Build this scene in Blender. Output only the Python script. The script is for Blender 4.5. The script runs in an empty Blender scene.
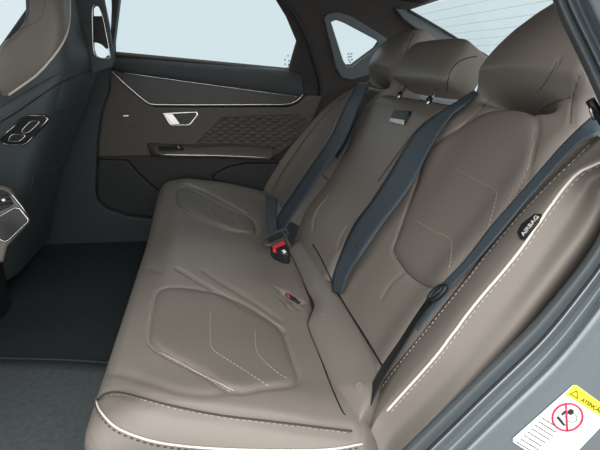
import bpy, bmesh
import numpy as np
from math import sin, cos, tan, radians, pi, sqrt, atan2
from mathutils import Vector, Matrix
from mathutils.bvhtree import BVHTree

scene = bpy.context.scene
COL = scene.collection

# ------------------------------------------------------------------ camera
F = 450.0
PSI, TH, ROLL = radians(11.8), radians(19.6), radians(2.5)
CAM = np.array([0.0, -0.56, 1.10])
fw = np.array([sin(PSI) * cos(TH), cos(PSI) * cos(TH), -sin(TH)])
r0_ = np.array([cos(PSI), -sin(PSI), 0.0])
u0_ = np.cross(r0_, fw)
rt = r0_ * cos(ROLL) + u0_ * sin(ROLL)
up = u0_ * cos(ROLL) - r0_ * sin(ROLL)
cd = bpy.data.cameras.new('camera')
cam = bpy.data.objects.new('camera', cd)
COL.objects.link(cam)
cd.sensor_fit = 'HORIZONTAL'
cd.sensor_width = 36.0
cd.lens = F / 600.0 * 36.0
cd.clip_start = 0.02
cam.matrix_world = Matrix(((rt[0], up[0], -fw[0], CAM[0]), (rt[1], up[1], -fw[1], CAM[1]),
                           (rt[2], up[2], -fw[2], CAM[2]), (0, 0, 0, 1)))
scene.camera = cam

# ------------------------------------------------------------------ daylight
SKY_NEAR, SKY_FAR, SKY_TOP = 2.6, 1.06, 2.2
w = bpy.data.worlds.new('overcast_sky')
scene.world = w
w.use_nodes = True
nt = w.node_tree
nt.nodes.clear()
wo = nt.nodes.new('ShaderNodeOutputWorld')
bg = nt.nodes.new('ShaderNodeBackground')
tc = nt.nodes.new('ShaderNodeTexCoord')
sp = nt.nodes.new('ShaderNodeSeparateXYZ')
nt.links.new(tc.outputs['Generated'], sp.inputs[0])
m1 = nt.nodes.new('ShaderNodeMapRange')          # the open side of the car faces the brighter half of the sky
m1.inputs['From Min'].default_value = 0.25
m1.inputs['From Max'].default_value = -0.6
m1.inputs['To Min'].default_value = SKY_FAR
m1.inputs['To Max'].default_value = SKY_NEAR
nt.links.new(sp.outputs['Y'], m1.inputs['Value'])
m2 = nt.nodes.new('ShaderNodeMapRange')
m2.inputs['From Min'].default_value = 0.55
m2.inputs['From Max'].default_value = 0.95
m2.inputs['To Min'].default_value = 0.0
m2.inputs['To Max'].default_value = SKY_TOP
nt.links.new(sp.outputs['Z'], m2.inputs['Value'])
ad = nt.nodes.new('ShaderNodeMath')
ad.operation = 'ADD'
nt.links.new(m1.outputs[0], ad.inputs[0])
nt.links.new(m2.outputs[0], ad.inputs[1])
nz = nt.nodes.new('ShaderNodeTexNoise')
nz.inputs['Scale'].default_value = 2.2
nz.inputs['Detail'].default_value = 3
nt.links.new(tc.outputs['Generated'], nz.inputs['Vector'])
mx = nt.nodes.new('ShaderNodeMix')
mx.data_type = 'RGBA'
mx.inputs['A'].default_value = (0.65, 0.755, 0.80, 1)
mx.inputs['B'].default_value = (0.70, 0.80, 0.84, 1)
nt.links.new(nz.outputs['Fac'], mx.inputs['Factor'])
m3 = nt.nodes.new('ShaderNodeMapRange')
m3.inputs['From Min'].default_value = 0.35
m3.inputs['From Max'].default_value = -0.2
nt.links.new(sp.outputs['Y'], m3.inputs['Value'])
mx2 = nt.nodes.new('ShaderNodeMix')
mx2.data_type = 'RGBA'
mx2.inputs['B'].default_value = (0.80, 0.80, 0.79, 1)
nt.links.new(m3.outputs[0], mx2.inputs['Factor'])
nt.links.new(mx.outputs['Result'], mx2.inputs['A'])
nt.links.new(mx2.outputs['Result'], bg.inputs['Color'])
nt.links.new(ad.outputs[0], bg.inputs['Strength'])
nt.links.new(bg.outputs[0], wo.inputs[0])
sun_d = bpy.data.lights.new('hazy_sun', 'SUN')    # sun behind thin cloud, high behind the camera
sun_d.energy = 1.1
sun_d.angle = radians(70)
sun_d.color = (1.0, 0.97, 0.93)
sun = bpy.data.objects.new('hazy_sun', sun_d)
COL.objects.link(sun)
sun.rotation_euler = Vector((0.10, 1.0, -0.75)).to_track_quat('-Z', 'Y').to_euler()

vs = scene.view_settings
scene.display_settings.display_device = 'sRGB'
vs.view_transform = 'Standard'
vs.look = 'None'
vs.exposure = 0.0
vs.gamma = 1.0
vs.use_curve_mapping = False
scene.cycles.use_denoising = True
scene.cycles.max_bounces = 8
scene.cycles.transparent_max_bounces = 12


# ------------------------------------------------------------------ materials
def lin(c):
    return tuple(((v / 255.0) / 12.92 if v <= 10 else (((v / 255.0) + 0.055) / 1.055) ** 2.4) for v in c) + (1.0,)


def mat(name, rgb, rough=0.5, metal=0.0, spec=0.5, var=0.06, nscale=40.0, bump=0.0, bscale=300.0, coat=0.0):
    m = bpy.data.materials.new(name)
    m.use_nodes = True
    t = m.node_tree
    b = t.nodes['Principled BSDF']
    b.inputs['Roughness'].default_value = rough
    b.inputs['Metallic'].default_value = metal
    b.inputs['Specular IOR Level'].default_value = spec
    b.inputs['Coat Weight'].default_value = coat
    c = t.nodes.new('ShaderNodeTexCoord')
    n = t.nodes.new('ShaderNodeTexNoise')
    n.inputs['Scale'].default_value = nscale
    n.inputs['Detail'].default_value = 4
    t.links.new(c.outputs['Object'], n.inputs['Vector'])
    mixn = t.nodes.new('ShaderNodeMix')
    mixn.data_type = 'RGBA'
    L = lin(rgb)
    mixn.inputs['A'].default_value = tuple(v * (1 - var) for v in L[:3]) + (1,)
    mixn.inputs['B'].default_value = tuple(min(1, v * (1 + var)) for v in L[:3]) + (1,)
    t.links.new(n.outputs['Fac'], mixn.inputs['Factor'])
    t.links.new(mixn.outputs['Result'], b.inputs['Base Color'])
    if bump > 0:
        v = t.nodes.new('ShaderNodeTexVoronoi')
        v.inputs['Scale'].default_value = bscale
        t.links.new(c.outputs['Object'], v.inputs['Vector'])
        bp = t.nodes.new('ShaderNodeBump')
        bp.inputs['Strength'].default_value = bump
        bp.inputs['Distance'].default_value = 0.0006
        t.links.new(v.outputs['Distance'], bp.inputs['Height'])
        t.links.new(bp.outputs['Normal'], b.inputs['Normal'])
    return m


def perforated(name, rgb, axes=('X', 'Y'), pitch=0.0055, **kw):
    """leather punched with a grid of small holes"""
    m = mat(name, rgb, **kw)
    t = m.node_tree
    b = t.nodes['Principled BSDF']
    base = b.inputs['Base Color'].links[0].from_socket
    c = t.nodes.new('ShaderNodeTexCoord')
    s = t.nodes.new('ShaderNodeSeparateXYZ')
    t.links.new(c.outputs['Object'], s.inputs[0])
    outs = []
    for a in axes:
        k = t.nodes.new('ShaderNodeMath'); k.operation = 'MULTIPLY'
        k.inputs[1].default_value = 2 * pi / pitch
        t.links.new(s.outputs[a], k.inputs[0])
        q = t.nodes.new('ShaderNodeMath'); q.operation = 'SINE'
        t.links.new(k.outputs[0], q.inputs[0])
        outs.append(q)
    pr = t.nodes.new('ShaderNodeMath'); pr.operation = 'MULTIPLY'
    t.links.new(outs[0].outputs[0], pr.inputs[0]); t.links.new(outs[1].outputs[0], pr.inputs[1])
    mr = t.nodes.new('ShaderNodeMapRange')
    mr.inputs['From Min'].default_value = 0.25
    mr.inputs['From Max'].default_value = 0.75
    mr.inputs['To Min'].default_value = 1.0
    mr.inputs['To Max'].default_value = 0.52
    t.links.new(pr.outputs[0], mr.inputs['Value'])
    mu = t.nodes.new('ShaderNodeMix'); mu.data_type = 'RGBA'; mu.blend_type = 'MULTIPLY'
    mu.inputs['Factor'].default_value = 1.0
    t.links.new(base, mu.inputs['A'])
    t.links.new(mr.outputs[0], mu.inputs['B'])
    t.links.new(mu.outputs['Result'], b.inputs['Base Color'])
    return m


def quilted(name, rgb):
    m = mat(name, rgb, rough=0.55)
    t = m.node_tree
    b = t.nodes['Principled BSDF']
    c = t.nodes.new('ShaderNodeTexCoord')
    s = t.nodes.new('ShaderNodeSeparateXYZ')
    t.links.new(c.outputs['Object'], s.inputs[0])
    res = []
    for sg in (1, -1):
        k = t.nodes.new('ShaderNodeMath'); k.operation = 'MULTIPLY_ADD'
        k.inputs[1].default_value = sg * 1.7
        t.links.new(s.outputs['Z'], k.inputs[0]); t.links.new(s.outputs['X'], k.inputs[2])
        k2 = t.nodes.new('ShaderNodeMath'); k2.operation = 'MULTIPLY'; k2.inputs[1].default_value = pi / 0.048
        t.links.new(k.outputs[0], k2.inputs[0])
        q = t.nodes.new('ShaderNodeMath'); q.operation = 'SINE'
        t.links.new(k2.outputs[0], q.inputs[0])
        a = t.nodes.new('ShaderNodeMath'); a.operation = 'ABSOLUTE'
        t.links.new(q.outputs[0], a.inputs[0])
        res.append(a)
    mn = t.nodes.new('ShaderNodeMath'); mn.operation = 'MULTIPLY'
    t.links.new(res[0].outputs[0], mn.inputs[0]); t.links.new(res[1].outputs[0], mn.inputs[1])
    pw = t.nodes.new('ShaderNodeMath'); pw.operation = 'POWER'; pw.inputs[1].default_value = 0.4
    t.links.new(mn.outputs[0], pw.inputs[0])
    bp = t.nodes.new('ShaderNodeBump')
    bp.inputs['Strength'].default_value = 0.7
    bp.inputs['Distance'].default_value = 0.006
    t.links.new(pw.outputs[0], bp.inputs['Height'])
    t.links.new(bp.outputs['Normal'], b.inputs['Normal'])
    return m


def glass(name, tint=(0.97, 0.99, 0.99, 1)):
    m = bpy.data.materials.new(name)
    m.use_nodes = True
    t = m.node_tree
    t.nodes.clear()
    o = t.nodes.new('ShaderNodeOutputMaterial')
    tr = t.nodes.new('ShaderNodeBsdfTransparent'); tr.inputs[0].default_value = tint
    gl = t.nodes.new('ShaderNodeBsdfGlossy'); gl.inputs['Roughness'].default_value = 0.02
    lw = t.nodes.new('ShaderNodeLayerWeight'); lw.inputs['Blend'].default_value = 0.5
    p4 = t.nodes.new('ShaderNodeMath'); p4.operation = 'POWER'; p4.inputs[1].default_value = 5.0
    t.links.new(lw.outputs['Facing'], p4.inputs[0])
    fr = t.nodes.new('ShaderNodeMath'); fr.operation = 'MULTIPLY_ADD'; fr.inputs[1].default_value = 0.25; fr.inputs[2].default_value = 0.015
    t.links.new(p4.outputs[0], fr.inputs[0])
    mi = t.nodes.new('ShaderNodeMixShader')
    t.links.new(fr.outputs[0], mi.inputs[0]); t.links.new(tr.outputs[0], mi.inputs[1]); t.links.new(gl.outputs[0], mi.inputs[2])
    t.links.new(mi.outputs[0], o.inputs[0])
    return m


M = {}
LEA = (126, 119, 112)
M['leather'] = mat('taupe_leather', LEA, rough=0.43, spec=0.45, var=0.05, nscale=9, bump=0.22, bscale=420)
M['perf'] = perforated('perforated_taupe_leather', (122, 115, 108), ('X', 'Y'), 0.0052, rough=0.55, spec=0.35, var=0.05, nscale=9)
M['perf_back'] = perforated('perforated_taupe_back_leather', (122, 114, 107), ('Z', 'Y'), 0.0052, rough=0.55, spec=0.35, var=0.05, nscale=9)
M['seam'] = mat('dark_seam_thread', (66, 58, 52), rough=0.8)
M['stitch'] = mat('painted_edge_highlight', (190, 180, 170), rough=0.7)
M['piping'] = mat('cream_piping', (232, 224, 214), rough=0.4)
M['belt'] = mat('blue_grey_belt_webbing', (62, 73, 80), rough=0.45, spec=0.5, var=0.05, bump=0.35, bscale=700)
M['black'] = mat('black_plastic', (26, 28, 30), rough=0.4)
M['red'] = mat('red_release_button', (186, 46, 58), rough=0.4)
M['white'] = mat('white_label', (225, 222, 216), rough=0.5)
M['dark'] = mat('dark_slate_trim', (52, 58, 61), rough=0.62, bump=0.2, bscale=500)
M['shell'] = mat('dark_slate_seat_shell', (70, 78, 81), rough=0.55, bump=0.2, bscale=500)
M['darker'] = mat('charcoal_trim', (34, 37, 40), rough=0.6)
M['doorbrown'] = mat('dark_taupe_door_leather', (80, 74, 69), rough=0.55, bump=0.2, bscale=420)
M['doorquilt'] = quilted('quilted_dark_taupe_leather', (76, 70, 65))
M['doordark'] = mat('charcoal_door_inlay', (60, 58, 58), rough=0.45)
M['liner'] = mat('dark_headliner_cloth', (74, 70, 68), rough=0.95, spec=0.1, bump=0.3, bscale=600)
M['pillar'] = mat('grey_pillar_trim', (100, 107, 110), rough=0.6)
M['chrome'] = mat('satin_chrome', (216, 214, 210), rough=0.26, metal=1.0, var=0.01)
M['paint'] = mat('blue_grey_metallic_paint', (130, 139, 144), rough=0.22, metal=0.55, var=0.03, nscale=300, coat=0.6)
M['rubber'] = mat('grey_door_rubber', (76, 82, 85), rough=0.42)
M['rubberdark'] = mat('black_rubber', (30, 34, 36), rough=0.6)
M['carpet'] = mat('dark_floor_carpet', (54, 60, 63), rough=1.0, spec=0.05, var=0.25, nscale=120, bump=0.8, bscale=900)
M['mat'] = mat('grey_floor_mat_pile', (85, 91, 93), rough=1.0, spec=0.05, var=0.3, nscale=90, bump=0.9, bscale=700)
M['shelf'] = mat('grey_parcel_shelf_cloth', (120, 124, 126), rough=0.9)
M['screen'] = mat('black_glass_screen', (20, 24, 28), rough=0.15)
M['consolebrown'] = mat('taupe_console_trim', (128, 120, 114), rough=0.5)
M['etch'] = mat('pale_glass_etching', (150, 164, 170), rough=0.7)
M['glass'] = glass('clear_car_glass')
M['yellow'] = mat('yellow_sticker_ink', (246, 238, 60), rough=0.4, var=0.02)
M['stickerwhite'] = mat('white_sticker_vinyl', (242, 243, 243), rough=0.35, var=0.02)
M['ink'] = mat('black_sticker_ink', (34, 32, 36), rough=0.5)
M['inkolive'] = mat('olive_sticker_ink', (110, 104, 20), rough=0.5)
M['magenta'] = mat('crimson_sticker_ink', (205, 40, 84), rough=0.45, var=0.02)
M['asphalt'] = mat('grey_ground', (128, 130, 132), rough=0.95, var=0.2, nscale=8)


# ------------------------------------------------------------------ pixels <-> space
def ray(px, py):
    return fw + rt * ((px - 300.0) / F) + up * ((225.0 - py) / F)


def on_plane(px, py, pt, n):
    d = ray(px, py)
    return CAM + d * (np.dot(np.asarray(pt) - CAM, n) / np.dot(d, n))


def at_y(px, py, y):
    return on_plane(px, py, (0, y, 0), np.array([0, 1.0, 0]))


def at_z(px, py, z):
    return on_plane(px, py, (0, 0, z), np.array([0, 0, 1.0]))


def smooth(pts, step=4.0, closed=False):
    """Catmull-Rom through points of any dimension, about one sample per step"""
    P = np.array(pts, float)
    n = len(P)
    out = []
    segs = n if closed else n - 1
    for i in range(segs):
        if closed:
            a, b, c, d = P[(i - 1) % n], P[i], P[(i + 1) % n], P[(i + 2) % n]
        else:
            b, c = P[i], P[i + 1]
            a = P[i - 1] if i > 0 else 2 * b - c
            d = P[i + 2] if i + 2 < n else 2 * c - b
        k = max(2, int(np.linalg.norm((c - b)[:3]) / step))
        for j in range(k):
            t = j / k
            out.append(0.5 * ((2 * b) + (-a + c) * t + (2 * a - 5 * b + 4 * c - d) * t * t + (-a + 3 * b - 3 * c + d) * t ** 3))
    if not closed:
        out.append(P[-1])
    return np.array(out)


def resample(P, n):
    P = np.asarray(P, float)
    d = np.r_[0, np.cumsum(np.linalg.norm(np.diff(P, axis=0), axis=1))]
    t = np.linspace(0, d[-1], n)
    return np.stack([np.interp(t, d, P[:, k]) for k in range(P.shape[1])], 1)


# ------------------------------------------------------------------ objects
def link(o, parent=None):
    COL.objects.link(o)
    if parent is not None:
        o.parent = parent
        o.matrix_parent_inverse = parent.matrix_world.inverted()
    return o


def make(name, verts, faces, m, parent=None, smooth_=True, recalc=False):
    me = bpy.data.meshes.new(name)
    me.from_pydata([tuple(map(float, v)) for v in verts], [], [tuple(map(int, f)) for f in faces])
    if recalc:
        bm = bmesh.new(); bm.from_mesh(me)
        bmesh.ops.recalc_face_normals(bm, faces=bm.faces)
        bm.to_mesh(me); bm.free()
    me.materials.append(m)
    if smooth_:
        me.polygons.foreach_set('use_smooth', [True] * len(me.polygons))
    me.update()
    o = bpy.data.objects.new(name, me)
    return link(o, parent)


def tag(o, label, cat, group=None):
    o['label'] = label
    o['category'] = cat
    if group:
        o['group'] = group
    return o


def struct(o):
    o['kind'] = 'structure'
    return o


def empty(name, loc, label, cat, group=None):
    e = bpy.data.objects.new(name, None)
    e.location = loc
    e.empty_display_size = 0.05
    e.matrix_world = Matrix.Translation(loc)
    COL.objects.link(e)
    return tag(e, label, cat, group)


def solidify(o, th, offset=-1):
    s = o.modifiers.new('thickness', 'SOLIDIFY')
    s.thickness = th
    s.offset = offset
    return o


def grid_faces(nu, nv, closed_v=False):
    f = []
    for i in range(nu - 1):
        for j in range(nv if closed_v else nv - 1):
            j2 = (j + 1) % nv
            f.append((i * nv + j, (i + 1) * nv + j, (i + 1) * nv + j2, i * nv + j2))
    return f


def bvh(V, Fc):
    return BVHTree.FromPolygons([Vector(v) for v in V], [tuple(map(int, f)) for f in Fc])


def hit(tree, px, py):
    d = ray(px, py)
    d = d / np.linalg.norm(d)
    loc, n, i, dist = tree.ray_cast(Vector(CAM), Vector(d))
    if loc is None:
        loc, n, i, dist = tree.find_nearest(Vector(CAM + d * 1.2))
    n = np.array(n)
    if np.dot(n, d) > 0:
        n = -n
    return np.array(loc), n


def drape(tree, pts, off=0.0, step=3.0, closed=False, raw=False):
    q = np.array(pts, float) if raw else smooth(pts, step, closed)
    P, N = [], []
    for x, y in q:
        p, n = hit(tree, x, y)
        P.append(p + n * off); N.append(n)
    return np.array(P), np.array(N)


def tube(name, P, rad, m, parent=None, sides=8, closed=False, N=None, flat=1.0):
    P = np.asarray(P, float)
    n = len(P)
    V = []
    T = np.gradient(P, axis=0)
    if closed:
        T = np.roll(P, -1, 0) - np.roll(P, 1, 0)
    T /= np.maximum(np.linalg.norm(T, axis=1, keepdims=True), 1e-9)
    ref = np.array([0.3, -0.8, 0.52])
    for i in range(n):
        a = N[i] if N is not None else ref
        a = a - T[i] * np.dot(a, T[i])
        a /= max(np.linalg.norm(a), 1e-9)
        b = np.cross(T[i], a)
        r = rad[i] if hasattr(rad, '__len__') else rad
        for k in range(sides):
            an = 2 * pi * k / sides
            V.append(P[i] + a * cos(an) * r * flat + b * sin(an) * r)
    Fc = []
    for i in range(n if closed else n - 1):
        for k in range(sides):
            i2 = (i + 1) % n
            Fc.append((i * sides + k, i * sides + (k + 1) % sides, i2 * sides + (k + 1) % sides, i2 * sides + k))
    if not closed:
        Fc.append(tuple(range(sides))[::-1]); Fc.append(tuple((n - 1) * sides + k for k in range(sides)))
    return make(name, V, Fc, m, parent, recalc=True)


def stitches(name, P, m, parent, rad=0.0009, dash=0.006, gap=0.004):
    """a row of separate thread stitches along a 3-D line"""
    d = np.r_[0, np.cumsum(np.linalg.norm(np.diff(P, axis=0), axis=1))]
    V, Fc = [], []
    s = 0.0
    while s + dash < d[-1]:
        a = np.array([np.interp(s, d, P[:, k]) for k in range(3)])
        b = np.array([np.interp(s + dash, d, P[:, k]) for k in range(3)])
        t = (b - a) / np.linalg.norm(b - a)
        x = np.cross(t, [0.2, -0.7, 0.7]); x /= np.linalg.norm(x); y = np.cross(t, x)
        o = len(V)
        for p, rr in ((a, 0.35), (a + t * dash * .2, 1), (b - t * dash * .2, 1), (b, 0.35)):
            for k in range(6):
                V.append(p + (x * cos(k * pi / 3) + y * sin(k * pi / 3)) * rad * rr)
        for i in range(3):
            for k in range(6):
                Fc.append((o + i * 6 + k, o + i * 6 + (k + 1) % 6, o + i * 6 + 6 + (k + 1) % 6, o + i * 6 + 6 + k))
        Fc.append(tuple(o + k for k in range(6))[::-1]); Fc.append(tuple(o + 18 + k for k in range(6)))
        s += dash + gap
    return make(name, V, Fc, m, parent, recalc=True)


def poly_dist(V, P):
    """distance of each vertex to a 3-D polyline"""
    best = np.full(len(V), 9.0)
    for a, b in zip(P[:-1], P[1:]):
        ab = b - a
        t = np.clip(((V - a) @ ab) / max(ab @ ab, 1e-12), 0, 1)
        best = np.minimum(best, np.linalg.norm(V - a - t[:, None] * ab, axis=1))
    return best


def vnormals(V, Fc):
    N = np.zeros_like(V)
    Fq = np.array(Fc)
    n = np.cross(V[Fq[:, 2]] - V[Fq[:, 0]], V[Fq[:, 3]] - V[Fq[:, 1]])
    for k in range(4):
        np.add.at(N, Fq[:, k], n)
    return N / np.maximum(np.linalg.norm(N, axis=1, keepdims=True), 1e-12)


class Sheet:
    """upholstered pad: a dense grid with rolled edges, seams pressed into it afterwards"""

    def __init__(self, us, ny, y0f, y1f, frame, hf, r0=.03, r1=.03, d0=.08, d1=.08, rtop=0.0, dtop=0.1):
        rows = [(u, 0.0) for u in us]
        if rtop:
            rows = [(u, 0.0) for u in us if u < us[-1] - rtop]
            for k in range(9):
                a = k / 8 * pi / 2
                rows.append((us[-1] - rtop + rtop * sin(a), rtop * (1 - cos(a))))
            for k in range(1, 7):
                rows.append((us[-1], rtop + (dtop - rtop) * k / 6))
        cols = [('a', 0.0, r0 + (d0 - r0) * k / 5) for k in range(5, 0, -1)]
        for k in range(9):
            a = k / 8 * pi / 2
            cols.append(('a', r0 * (1 - cos(a)), r0 * (1 - sin(a))))
        for k in range(1, ny):
            cols.append(('m', k / ny, 0.0))
        for k in range(8, -1, -1):
            a = k / 8 * pi / 2
            cols.append(('b', r1 * (1 - cos(a)), r1 * (1 - sin(a))))
        cols += [('b', 0.0, r1 + (d1 - r1) * k / 5) for k in range(1, 6)]
        V = []
        for u, du in rows:
            P, Nn = frame(u)
            a, b = y0f(u), y1f(u)
            for kind, q, dr in cols:
                if kind == 'a':
                    y = a + q
                elif kind == 'b':
                    y = b - q
                else:
                    y = (a + r0) * (1 - q) + (b - r1) * q
                V.append(P + np.array([0, y, 0]) + Nn * (hf(u, y) - max(du, dr) - 0.35 * min(du, dr)))
        self.V = np.array(V)
        self.F = grid_faces(len(rows), len(cols))
        self.refresh()

    def refresh(self):
        self.tree = bvh(self.V, self.F)

    def press(self, pts, depth=.004, width=.004, raw=False, closed=False):
        """a seam: pull the surface in along a line"""
        P, N = drape(self.tree, pts, 0, 3.0, closed, raw)
        if closed:
            P = np.vstack([P, P[:1]])
        d = poly_dist(self.V, P)
        n = vnormals(self.V, self.F)
        if np.mean(np.sum(n * (CAM - self.V), axis=1)) < 0:
            n = -n
        self.V = self.V - n * (depth * np.exp(-(d / width) ** 2))[:, None]
        self.refresh()
        return P

    def blob(self, pts, amount, width):
        """soft swelling (or hollow) around a line"""
        return self.press(pts, -amount, width)

    def build(self, name, m, parent):
        return make(name, self.V, self.F, m, parent, recalc=True)


def insert(name, tree, pts, m, parent, rise=.004, rings=26, closed_step=3.0):
    """raised upholstery panel lying on a pad: a cushioned shell with its own soft edge"""
    B = smooth(pts, closed_step, True)
    c = B.mean(0)
    nb = len(B)
    V = []
    for k in range(rings):
        t = 1 - (1 - k / (rings - 1)) ** 1.0
        t = k / (rings - 1)
        for x, y in c + (B - c) * t:
            p, n = hit(tree, x, y)
            V.append(p + n * (rise * (1 - t ** 10) - 0.0012 * (t == 1) + 0.0006))
    Fc = grid_faces(rings, nb, True)
    return make(name, V, Fc, m, parent, recalc=True)


def fan_tree(o):
    me = o.data
    return BVHTree.FromPolygons([v.co for v in me.vertices], [tuple(p.vertices) for p in me.polygons])


def seam_line(name, tree, pts, m, parent, rad=.0011, off=.0003, raw=False):
    P, N = drape(tree, pts, off, 3.0, False, raw)
    return tube(name, P, rad, m, parent, 6, N=N, flat=0.6)


def loft_rows(rows, n, sub, closed=False):
    """surface through several 3-D polylines"""
    R = [np.asarray(r) if len(r) == n else resample(r, n) for r in rows]
    V = []
    m_ = None
    cols = []
    for j in range(n):
        pts = np.array([r[j] for r in R])
        k = len(pts)
        out = []
        for i in range(k - 1):
            b, c2 = pts[i], pts[i + 1]
            a = pts[i - 1] if i else 2 * b - c2
            d = pts[i + 2] if i + 2 < k else 2 * c2 - b
            for q in range(sub):
                t = q / sub
                out.append(0.5 * ((2 * b) + (-a + c2) * t + (2 * a - 5 * b + 4 * c2 - d) * t * t + (-a + 3 * b - 3 * c2 + d) * t ** 3))
        out.append(pts[-1])
        cols.append(out)
    m_ = len(cols[0])
    V = np.array([v for c in cols for v in c])
    return V, grid_faces(n, m_)


def plate(name, polys, pt, nrm, th, m, parent=None, bev=0.0, smooth_poly=False, res=0):
    """flat panel of real thickness; polys are outlines (first) and holes; the front face lies on the plane"""
    nrm = np.array(nrm, float); nrm /= np.linalg.norm(nrm)
    if np.dot(nrm, CAM - np.array(pt)) < 0:
        nrm = -nrm
    e1 = np.array([1.0, 0, 0]); e1 = e1 - nrm * (e1 @ nrm)
    if np.linalg.norm(e1) < .1:
        e1 = np.array([0, 1.0, 0]); e1 = e1 - nrm * (e1 @ nrm)
    e1 /= np.linalg.norm(e1)
    e2 = np.cross(nrm, e1)
    o3 = np.array(pt, float)
    cu = bpy.data.curves.new(name, 'CURVE')
    cu.dimensions = '2D'; cu.fill_mode = 'BOTH'
    cu.extrude = max(th / 2 - bev, 0.0001); cu.bevel_depth = bev; cu.bevel_resolution = 2
    if bev:
        cu.offset = -bev
    for pl in polys:
        q = smooth(pl, 3.0, True) if smooth_poly else np.array(pl, float)
        s = cu.splines.new('POLY')
        s.points.add(len(q) - 1)
        for i, (x, y) in enumerate(q):
            p = on_plane(x, y, pt, nrm) - o3
            s.points[i].co = (p @ e1, p @ e2, 0, 1)
        s.use_cyclic_u = True
    return curve_mesh(name, cu, e1, e2, nrm, o3 - nrm * th / 2, m, parent)


def curve_mesh(name, cu, e1, e2, nrm, origin, m, parent):
    tmp = bpy.data.objects.new('tmp', cu)
    COL.objects.link(tmp)
    dg = bpy.context.evaluated_depsgraph_get()
    dg.update()
    me = bpy.data.meshes.new_from_object(tmp.evaluated_get(dg))
    bpy.data.objects.remove(tmp)
    bpy.data.curves.remove(cu)
    me.name = name
    mw = Matrix(((e1[0], e2[0], nrm[0], origin[0]), (e1[1], e2[1], nrm[1], origin[1]), (e1[2], e2[2], nrm[2], origin[2]), (0, 0, 0, 1)))
    me.transform(mw)
    me.materials.clear(); me.materials.append(m)
    o = bpy.data.objects.new(name, me)
    return link(o, parent)


def text(name, body, origin, ex, ey, size, m, parent, th=.0004, align='LEFT', stretch=1.0, bold=0.0):
    cu = bpy.data.curves.new(name, 'FONT')
    cu.body = body; cu.size = size; cu.extrude = th / 2; cu.align_x = align; cu.offset = bold
    ex = np.array(ex, float); ex /= np.linalg.norm(ex)
    ey = np.array(ey, float); ey = ey - ex * (ex @ ey); ey /= np.linalg.norm(ey)
    n = np.cross(ex, ey)
    return curve_mesh(name, cu, ex * stretch, ey, n, np.array(origin), m, parent)


def box(name, lo, hi, m, parent=None, bev=0.0, seg=3):
    bm = bmesh.new()
    bmesh.ops.create_cube(bm, size=1)
    for v in bm.verts:
        v.co = Vector([(lo[i] + hi[i]) / 2 + v.co[i] * (hi[i] - lo[i]) for i in range(3)])
    if bev:
        bmesh.ops.bevel(bm, geom=bm.edges[:], offset=bev, segments=seg, affect='EDGES', profile=0.5)
    me = bpy.data.meshes.new(name); bm.to_mesh(me); bm.free()
    me.materials.append(m)
    me.polygons.foreach_set('use_smooth', [bool(bev)] * len(me.polygons))
    o = bpy.data.objects.new(name, me)
    return link(o, parent)


def strip(name, tree, left, right, m, parent, off=.004, th=.0016, n=70, step=3.0):
    """belt webbing lying over the seats between two edge lines (width across interpolated)"""
    L, _ = drape(tree, left, off, step); R, _ = drape(tree, right, off, step)
    return ribbon(name, L, R, m, parent, th, n)


def ribbon(name, L, R, m, parent, th=.0016, n=70):
    L, R = resample(L, n), resample(R, n)
    V = []
    for a, b in zip(L, R):
        for k in range(6):
            V.append(a + (b - a) * k / 5)
    o = make(name, V, grid_faces(n, 6), m, parent, recalc=True)
    solidify(o, th, 0)
    return o


def bump1(x, c, wd):
    return np.exp(-((x - c) / wd) ** 2)


def sstep(a, b, x):
    t = np.clip((x - a) / (b - a), 0, 1)
    return t * t * (3 - 2 * t)


# ================================================================== SETTING
# floor pan, ground, roof lining, far body side, rear glass
struct(box('ground', (-6, -6, -0.05), (6, 6, 0.0), M['asphalt']))
struct(box('floor', (-1.5, -0.12, 0.22), (0.3, 1.52, 0.33), M['carpet']))

# firewall and the other doors' lower halves, out of the picture
struct(box('wall_front', (-1.62, -.1, .2), (-1.5, 1.54, 1.0), M['darker']))
struct(box('door_1', (-1.5, -.13, .2), (-.62, -.07, 1.0), M['paint']))
struct(box('door_2', (-1.5, 1.49, .2), (-.52, 1.54, 1.0), M['darker']))

# far body side (C-pillar with the small quarter window) leans inward towards the roof
SP = np.array([0.5, 1.47, 1.05]); SN = np.array([0, -1.0, -0.42]); SN /= np.linalg.norm(SN)
QW = [(331, 22), (336, 20), (344, 23), (376, 40), (379, 44), (375, 50), (352, 67), (347, 67), (343, 60)]
wall_far = struct(plate('wall_far', [[(232, -60), (276, -8), (288, 6), (301, 26), (311, 46), (317, 66), (322, 88), (318, 104), (300, 130), (262, 158),
                                     (250, 250), (300, 262), (430, 150), (486, 60), (456, 38), (409, 10), (452, -4), (500, -22), (520, -80), (400, -120), (260, -110)], QW],
                              SP, SN, .03, M['liner']))
frame_ = plate('trim_1', [[(324, 18), (328, 14), (338, 12), (352, 17), (386, 38), (392, 46), (386, 58), (372, 74), (352, 80), (342, 78), (336, 68)], QW],
               SP + SN * .012, SN, .012, M['pillar'], None, .004)
struct(frame_)
win2 = struct(plate('window_2', [[(326, 16), (350, 18), (384, 40), (380, 52), (352, 72), (342, 66)]], SP - SN * .02, SN, .004, M['glass']))
etch = plate('glass_marking', [[(347.5 + dx, 53.5 + dy), (349.3 + dx, 53.3 + dy), (349.4 + dx, 54.6 + dy), (347.6 + dx, 54.8 + dy)] for dx, dy in
                               ((0, 0), (3, -.3), (.2, 3), (2.6, 2.6), (0.5, 6), (3.4, 5.6), (1.6, 8.2))], SP - SN * .018, SN, .0006, M['etch'], win2)

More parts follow.
